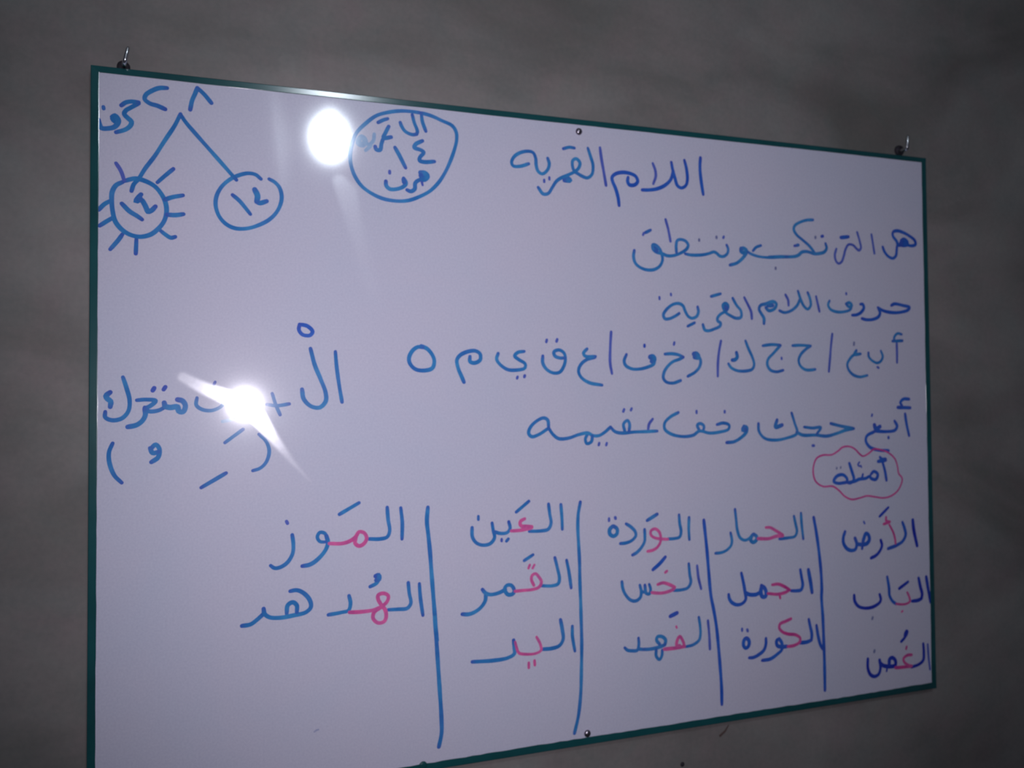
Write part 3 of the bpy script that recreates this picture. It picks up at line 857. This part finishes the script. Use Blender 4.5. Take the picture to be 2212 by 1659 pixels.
  ('p', 1, [(307.6,601.6), (303,593), (303,588.3), (308.9,586.5), (314.8,589.9), (313.6,596.3), (307.6,601.6), (298.2,607.7), (297,614.6), (302.8,620.4), (309.9,619.3), (312.3,612.6), (308.8,602.9), (295.9,605.2), (283.1,605.7), (269.9,605.1)]),
 ]),
 ('column_line', [
  ('b', 1.15, [(363,488.9), (361.7,505), (363.4,523), (365.1,541.1), (366.7,565.1), (368.4,589.2), (370.6,619.3), (372.8,649.3), (370.4,618.5), (372.4,651), (374.3,683.4), (376.3,715.8), (377.7,742.8), (377.6,758.8), (374.2,774.3)]),
 ]),
 ('handwritten_word', [
  ('b', 1, [(474.7,500.5), (491.4,487.9)]),
  ('b', 1, [(534.4,494.2), (535.6,510.6), (536,525.4)]),
  ('b', 1, [(517.7,492.8), (519.2,505.5), (520.8,517.2), (516.8,524.3), (506.6,525.8), (491.6,525.4)]),
  ('b', 1, [(464.7,511.9), (466.3,520.2), (462.4,525.1), (453.7,525.6), (446.2,523.1)]),
  ('b', 1, [(443.1,512.2), (444.6,522), (446.1,530.3), (440.7,537.1), (431,538.5), (422.6,534.9), (417.9,527.5), (417.6,516.3)]),
  ('v', 0.9, [(455.3,532.9), (455.3,535)]),
  ('b', 1, [(464,533), (461.5,535.6)]),
  ('b', 0.9, [(425.7,503), (425.7,507.1)]),
  ('p', 1, [(485.6,509.4), (480.1,512.2), (479.5,515.8), (482.2,519.1)]),
  ('p', 1.1, [(482.2,518.6), (495,519.8)]),
  ('p', 1, [(494.9,520.9), (481.1,523.2), (467.9,523.4)]),
 ]),
 ('handwritten_word', [
  ('b', 1, [(484.5,561.2), (496.2,554.8)]),
  ('b', 1, [(541.3,564.8), (544.5,580.9), (547.1,600.1)]),
  ('b', 1, [(525.4,560.5), (528.6,573.4), (531.3,587.3), (529.5,593.4), (521.6,595.4), (507,594.2)]),
  ('b', 1.1, [(471,596.9), (467.2,590.4), (461.8,589.9), (458.5,593.8), (462.7,601.3), (469.3,600.8), (471,596.9)]),
  ('b', 1.1, [(459.5,594.9), (450.9,598.2), (440.1,599.4), (433.7,596.8), (430,592.4)]),
  ('b', 1.1, [(434.2,597.8), (433.6,605.9), (428.2,613.6), (419.7,618.9), (412.3,620.7), (404.4,619.9)]),
  ('p', 0.9, [(496.9,592.8), (493.7,585.3), (494.8,580.2), (499.3,578.5), (503.7,583), (507,589.5), (503.6,595.5), (494.7,597.8), (483.6,597.9), (472.1,598)]),
  ('p', 0.8, [(491.7,567), (490,571)]),
  ('p', 0.8, [(497.8,567.4), (495.5,571.4)]),
 ]),
 ('column_line', [
  ('b', 1.05, [(561.2,492.3), (558.1,507.6), (557.3,525.7), (558.2,547), (559.1,568.3), (559.3,594.8), (560.1,621.4), (560.3,636.5), (560.8,670.8), (559.9,705), (558.7,733.3), (555.2,761.2), (549.4,783.1)]),
 ]),
 ('handwritten_word', [
  ('b', 1, [(548.2,648.5), (548.1,660.4), (549.6,670.8), (551.3,680.1)]),
  ('b', 1.1, [(532.1,638.9), (534.4,651.1), (535.4,663.6), (530.4,671), (520.6,673.4), (507.3,673.1)]),
  ('b', 1.1, [(469.5,657.9), (470.4,666.8), (470.3,674.6), (462,678.7), (443.4,679.9), (416.4,678.5)]),
  ('p', 0.8, [(499.7,657.1), (504.4,666), (505.5,674), (498.8,677.2), (484.5,676.7), (476.2,674.1), (473.3,667.2), (471.6,660.3)]),
  ('p', 0.9, [(489.1,687.8), (489.1,693.9)]),
  ('p', 0.9, [(496.7,685.9), (497,691.5)]),
 ]),
 ('handwritten_word', [
  ('v', 0.9, [(601.2,515.5), (601.1,518.5)]),
  ('v', 1, [(610,514.7), (610.4,516)]),
  ('b', 1.2, [(607.7,525.8), (612.4,529.5), (612.3,535.6), (607.5,538.7), (602.3,535.8), (601.9,529.8), (606.3,525.7)]),
  ('b', 1, [(625.5,523.8), (632.2,528.1), (638.4,534.6), (639.3,539.9), (633.9,545.6), (625.1,548.5), (616.9,548.8)]),
  ('b', 1, [(652.2,532.8), (652.5,540.7), (651.9,548.5), (646.4,556.9), (639.5,562.5), (634.1,564.8)]),
  ('b', 1.1, [(656.3,521.2), (671.2,513.7)]),
  ('b', 1, [(703.8,516.3), (704.6,527.9), (706.5,538.7), (704.3,545.7), (696.2,547.4), (687.2,547.3)]),
  ('b', 1, [(719,520.7), (718.3,535.9), (719,550.2)]),
  ('p', 0.9, [(686.2,547.7), (676.2,546.6), (666.3,544.2), (661.4,540.4), (661.5,535.1), (667.5,532.8), (673.3,536.7), (675.7,543), (675.1,550.9), (670,557.6), (663.1,560.7), (656.1,561.5)]),
 ]),
 ('column_line', [
  ('k', 1, [(741.6,525.6), (743.4,542.8), (745.6,564.5), (747.7,591.7), (749.8,618.8), (751.2,629.8), (755,648.1), (758.8,670.9), (761.4,698.1), (763.5,725.3), (765.1,752.4), (765.2,774.9)]),
 ]),
 ('handwritten_word', [
  ('k', 1, [(663.6,586.1), (673.7,579), (682.3,570.8)]),
  ('v', 0.9, [(730.2,585.8), (732,602.1), (735.8,617.2)]),
  ('b', 1, [(717.5,582.2), (718.7,596.6), (720.1,607.4), (715.4,614.1), (706.2,616), (694.6,615.9)]),
  ('b', 1, [(657.9,604.9), (659.8,611.2), (658.2,617.2), (653.3,615.9), (651.5,605.3)]),
  ('b', 1, [(652.4,614.1), (647.5,613.7), (644.2,604.7)]),
  ('b', 1, [(644.2,604.7), (646,612.7), (644.9,620.4), (638.5,624.6), (630.8,623.1), (623.2,615.1), (619.5,607), (618.3,598.2)]),
  ('p', 1, [(670.3,606), (678.2,604.4), (687.2,607.3), (695.7,611.6)]),
  ('p', 1, [(695.7,612), (692.1,614.8), (681,617.4), (672.1,617.5), (661.7,615.8)]),
  ('p', 0.9, [(681.9,591.1), (684.5,589.5)]),
 ]),
 ('handwritten_word', [
  ('k', 1.2, [(688.5,649.4), (698.6,645.9)]),
  ('b', 1.1, [(679.9,685.9), (681,679.9), (676.1,675), (669.2,674.3), (667.6,678.5), (672,684.2)]),
  ('b', 1.1, [(679.9,685.9), (669.9,688.3), (658.1,689.2), (647.3,688.5)]),
  ('b', 1, [(675.8,692.5), (675.2,699.4), (671.7,704.3), (666.8,699.3), (666.9,690.6)]),
  ('b', 1, [(641.2,673.1), (641.6,681), (639.5,688.5), (631.8,688.6), (625,687), (621.2,683.5)]),
  ('b', 1, [(640.5,687.3), (648.3,688.6)]),
  ('b', 0.95, [(731.6,654.8), (733.4,666.6), (733.7,678.2), (731.5,685.1), (722.2,690.4), (710.5,691.8)]),
  ('v', 0.9, [(745.6,660.6), (747.2,678.7), (748,698.9)]),
  ('p', 1, [(709,691.6), (707.1,684.4), (702.1,677.2), (698,682.5), (697.4,688.6), (701.9,689.1)]),
  ('p', 1.1, [(709,691.2), (696.8,691.7), (678.8,691.5)]),
  ('p', 0.8, [(697.1,663.5), (697.8,665.3)]),
 ]),
 ('handwritten_word', [
  ('b', 0.95, [(783.3,545.2), (785.2,556.3), (783.5,562.6), (776.5,568.4), (768,571), (759.1,571.3)]),
  ('b', 1, [(790.8,513.7), (792.2,526.6), (794,542.2), (798.1,552.6), (805.6,556.7), (813.2,554.4), (818.7,549.3)]),
  ('b', 1.2, [(819.8,549.3), (824.6,552.4), (825,557), (819.5,560.4), (815.3,557.3), (817.6,551), (820.8,549.4)]),
  ('b', 1, [(887.2,528.2), (889.8,539.6), (891.8,550), (888.3,556.4), (877,558), (862.4,558.5)]),
  ('b', 1, [(899.2,524.6), (900,540.2), (902.3,561.1)]),
  ('p', 0.95, [(840.1,541.3), (847.3,541.8), (857.1,547), (868.1,553.3)]),
  ('p', 1.1, [(868.1,554.2), (857,554.4), (844.8,556.9), (827.2,555.8)]),
 ]),
 ('column_line', [
  ('k', 1.05, [(920.7,531.9), (924.9,554), (928.8,581.7), (931.6,610.4), (932.3,634.1), (931.6,645.5), (933.2,674), (934.1,711.9), (934.6,740.3), (934.5,777.1)]),
 ]),
 ('handwritten_word', [
  ('k', 1, [(799.3,601.1), (802.3,614.1), (804.7,627.1), (805.6,637.2), (800.7,642.2), (792.1,643.7), (783.6,639.8), (779.5,634), (778.6,628.5)]),
  ('k', 1.1, [(805.2,628), (811.6,631.3), (822.4,632.2), (830.1,629.2)]),
  ('k', 1.2, [(831.4,621), (836.8,625.2), (838.8,630.9), (837.6,636.3), (832.2,635.8), (830.1,629.2), (831.3,622.9)]),
  ('k', 1, [(896.3,603.9), (898.3,615.3), (899.8,625.8), (896.8,632.1), (888.9,632.8), (880.4,632.1)]),
  ('k', 1.2, [(909.9,604.9), (913,621.2), (915.5,637.4)]),
  ('q', 1, [(848.9,621.1), (858.9,621), (868.8,625.1), (877.7,630.5)]),
  ('q', 1, [(877.7,630.5), (869.8,633.5), (857.5,634.8), (841.6,632.5)]),
  ('q', 0.9, [(860.8,635.5), (861.8,640.7)]),
 ]),
 ('handwritten_word', [
  ('v', 0.9, [(798.9,676.7), (799,679.4)]),
  ('v', 1, [(807.3,678.9), (807.9,680.8)]),
  ('k', 1.1, [(805.8,690.2), (810,695.1), (808.8,701.4), (804.5,703.7), (800.8,699.6), (802,692.5), (805.8,690.2)]),
  ('k', 1, [(837.2,693.9), (837,701.7), (833.6,709.5), (824.7,715), (816,717.7), (809.6,717.4)]),
  ('k', 1.1, [(859.1,696.6), (854.7,698.9), (855.6,705.5), (861.1,707.9), (872.2,708.6)]),
  ('k', 1, [(859.1,696.6), (863.4,703.5), (863.2,711.8), (855.4,717.5), (844.2,722.7), (830.6,723.4)]),
  ('k', 1, [(909.1,674.6), (911.2,684.2), (913.8,695.7), (913,704.1)]),
  ('k', 1.1, [(913,704.1), (905,706), (893.6,705.8)]),
  ('k', 1, [(922,684.3), (924.6,699.6), (927.8,711.3), (931.6,718.3)]),
  ('q', 1, [(879.2,670.8), (869.6,673.6), (860.7,676.4), (859.4,681.8), (864.9,687.9), (874.8,691.7), (886,693.8), (893.8,699.3), (892.5,704.7), (883.4,708.4), (873.3,708.8)]),
 ]),
 ('handwritten_word', [
  ('n', 1.2, [(1099.2,545.5), (1101,561.3), (1106.5,584.3)]),
  ('k', 1.05, [(1079.8,547.9), (1083.4,556.8), (1085.3,566.5), (1079.6,575.6), (1068.5,580.9), (1052,585)]),
  ('n', 0.85, [(1037.7,536.9), (1054.2,524.5)]),
  ('n', 1, [(1038.9,571.7), (1040.9,579.1), (1038,585.8), (1030.3,592.9), (1020.6,596.5)]),
  ('k', 1.1, [(974.9,555.4), (971.6,563.6), (971.9,572), (977.9,580), (985.1,583), (992.5,581.8), (995.3,574.4), (992.3,565.7)]),
  ('k', 1.2, [(995.8,574.4), (1004.2,575.8), (1013.7,574.7), (1018.1,569.1), (1016.2,562.1), (1012,560.2), (1008.7,565.9), (1006.4,571.7)]),
  ('k', 0.9, [(1005.7,576.8), (1004.6,581.8)]),
  ('v', 0.8, [(1008.7,543), (1010.2,545.6)]),
  ('q', 0.8, [(1055.1,549.9), (1062.4,562.4), (1065.4,573), (1065.8,578.2)]),
  ('q', 0.9, [(1049.5,538.4), (1049.3,543.6), (1056.3,545.7)]),
  ('q', 1, [(1044.9,548.5), (1056.3,545.7)]),
 ]),
 ('handwritten_word', [
  ('k', 1, [(1049.3,626), (1052.2,642.5), (1052.9,653.7), (1058.7,662.8), (1064.5,666.7)]),
  ('n', 1.1, [(1107.9,632.4), (1110.9,645.7), (1113.9,656.4), (1112.6,663.2)]),
  ('n', 1.1, [(1112.6,663.2), (1105.9,665.2), (1094.8,665.5)]),
  ('n', 1.1, [(1122.5,631.8), (1125.4,648.6), (1129.8,670)]),
  ('n', 1, [(988.8,647.7), (989.6,655.8), (995.7,663.9), (1008.2,668), (1023.1,667.2), (1035,661.5), (1036.7,657.4), (1034.7,650.4)]),
  ('g', 0.9, [(1021.4,682.4), (1020.5,684.8)]),
  ('n', 1, [(1071.1,644.9), (1087.8,636.4)]),
  ('q', 0.8, [(1085.8,651.8), (1089.4,658.6), (1090.3,665.6), (1083.6,668.4), (1074.9,668.5), (1065.1,666.8)]),
  ('q', 0.7, [(1074.6,679.5), (1076.6,678.3)]),
 ]),
 ('handwritten_word', [
  ('n', 1, [(1072.8,722.9), (1079,718), (1082.4,713.2)]),
  ('n', 1.6, [(1080.7,714.7), (1083.1,709.8)]),
  ('n', 1, [(1114.1,730.3), (1114.8,743.4), (1113.4,754.5), (1105.5,759.7), (1091,762.4)]),
  ('v', 0.85, [(1122.5,732.1), (1123.6,751.3), (1125.9,769.9)]),
  ('n', 1.05, [(1011.1,741.4), (1010.8,754.8), (1015.3,764.6), (1022.6,768), (1030.1,765.5), (1033.6,756.6), (1032.2,745.4)]),
  ('n', 1.2, [(1032.7,748.9), (1037.9,753.7), (1048.6,756.6), (1060.5,756.3), (1061.2,749.5), (1055.4,744.6), (1050.5,746.6), (1049.8,753.4)]),
  ('n', 0.7, [(1045.9,757.2), (1044.7,763)]),
  ('g', 0.9, [(1023.4,730.5), (1022.7,732.9)]),
  ('q', 1, [(1091.5,744.3), (1082.7,744.2), (1076,748.6), (1078,754), (1085.6,759.2), (1091,760.6)]),
  ('q', 1.1, [(1089.9,760.9), (1074.6,760.5), (1061,759.8)]),
  ('q', 0.8, [(1082.5,731.3), (1081.3,734.6)]),
 ]),
 ('ink_smudge', [
  ('s', 0.5, [(229.8,736.4), (232.4,734.7), (234.4,734.5)]),
 ]),
 ('ink_smudge', [
  ('s', 0.4, [(896.4,4.2), (894.8,6.3)]),
 ]),
]


def groups_that_touch(strokes):
    """strokes whose ink runs together stay one mesh; separate letters and dots part"""
    dense = [smooth_path(p, 1.5) for _, _, p in strokes]
    tag = list(range(len(strokes)))
    for i in range(len(strokes)):
        for j in range(i):
            lim = NIB * 0.5 * (strokes[i][1] + strokes[j][1]) * 0.95
            if tag[i] != tag[j] and any(math.dist(a, b) < lim for a in dense[i] for b in dense[j]):
                old, new = tag[i], tag[j]
                tag = [new if t == old else t for t in tag]
    out = {}
    for t, s in zip(tag, strokes):
        out.setdefault(t, []).append(s)
    def size(g):
        xs = [x for _, _, p in g for x, _ in p]; ys = [y for _, _, p in g for _, y in p]
        return math.hypot(max(xs) - min(xs), max(ys) - min(ys))
    return sorted(((size(g), g) for g in out.values()), key=lambda q: -q[0])

def ink_object(name, strokes, parent, out):
    bm = bmesh.new(); lay = bm.verts.layers.float_color.new('ink')
    ink_mesh(bm, lay, strokes, out)
    return obj(name, bm, M_ink, parent)

for name, strokes in WRITING:
    blue = [s for s in strokes if s[0] not in 'pq']
    pink = [s for s in strokes if s[0] in 'pq']
    word = None
    for i, (sz, g) in enumerate(groups_that_touch(blue)):
        if i == 0:
            word = ink_object(name, g, board, 0.00012)
            if name == 'sun_drawing':
                word['label'] = 'sun with rays drawn in blue marker'
        else:
            sub = ('sun_ray' if name == 'sun_drawing' else 'digit' if name == 'handwritten_number'
                   else 'letter_dot' if sz < 7 else 'letter')
            ink_object(sub, g, word, 0.00012)
    for i, (sz, g) in enumerate(groups_that_touch(pink)):
        if word is None:
            o = ink_object(name, g, board, 0.00030); o['label'] = 'cloud-shaped outline in pink marker'
        else:
            o = ink_object('letter_dot' if sz < 7 else 'letter', g, word, 0.00030)
            o['label'] = 'dot in pink marker' if sz < 7 else 'letter in pink marker'

# ------------------------------------------------------------------ wall hooks
def hook(B, E, T, r, lab, reach=0.016, pr=0.0075):
    bpt, ept, tpt = on_wall(B), None, None
    c = Vector(CAM_LOC)
    def at_out(p, out):          # the point of the hook, standing `out` metres off the wall
        q = W(*p)
        s = (-out - c.y) / (q.y - c.y)
        return c + (q - c) * s
    e = at_out(E, reach + 0.012)
    t = at_out(T, reach + 0.014)
    root = empty('wall_hook', (bpt.x, 0, bpt.z), lab, 'hook')
    bm = bmesh.new()
    lathe(bm, (bpt.x, 0.0, bpt.z), (0, -1, 0), [(0, -0.004), (pr, -0.004), (pr * 1.1, 0.001), (pr, 0.0035), (pr * 0.6, 0.0055), (0, 0.006)], 18)
    obj('wall_plug', bm, M_dark, root, True)
    bm = bmesh.new()
    mid = Vector((bpt.x, 0, bpt.z))
    pts = [mid + Vector((0, 0.004, 0)), mid.lerp(e, 0.5), mid.lerp(e, 0.88)]
    d = (t - e).normalized()
    pts += [e + d * 0.0010, e + d * 0.004, e.lerp(t, 0.5), e.lerp(t, 0.9), t]
    tube(bm, pts, [r * 1.1, r * 1.1, r * 1.1, r * 1.1, r, r, r * 0.9, r * 0.45], 14)
    s = obj('shank', bm, M_metal, root, True)
    s['label'] = 'bright metal shank bent upwards'
    return root
hook(HOOKL_B, HOOKL_E, HOOKL_T, 0.0021, 'longer bright metal hook above the left end of the board', 0.012, 0.0062)
hook(HOOKR_B, HOOKR_E, HOOKR_T, 0.0024, 'shorter dull metal hook above the right end of the board, near its corner', 0.016)

# ------------------------------------------------------------------ the bulb
root = empty('pendant_lamp', (LAMP.x, LAMP.y, 2.95), 'bare white globe bulb hanging on a black cord behind the photographer', 'lamp')
RB = 0.062
bm = bmesh.new()
prof = [(0.0, -RB * 1.22)] + [(RB * math.sin(t), -RB * math.cos(t) * 1.22) for t in (math.pi * k / 20 for k in range(1, 17))] + [(0.020, RB * 1.2), (0.018, RB * 1.35)]
lathe(bm, LAMP, (0, 0, 1), prof, 36)
obj('bulb', bm, M_glow, root, True)
bm = bmesh.new()
lathe(bm, LAMP + Vector((0, 0, RB * 1.3)), (0, 0, 1), [(0, 0), (0.021, 0), (0.022, 0.04), (0.012, 0.055), (0.004, 0.06), (0, 0.06)], 20)
obj('socket', bm, M_black, root, True)
bm = bmesh.new()
tube(bm, [LAMP + Vector((0, 0, RB * 1.3 + 0.055)), Vector((LAMP.x, LAMP.y, 2.945))], [0.003, 0.003], 10)
obj('cord', bm, M_black, root, True)
bm = bmesh.new()
lathe(bm, (LAMP.x, LAMP.y, 2.95), (0, 0, -1), [(0, 0), (0.045, 0), (0.04, 0.015), (0.012, 0.03), (0, 0.03)], 24)
obj('ceiling_rose', bm, M_black, root, True)
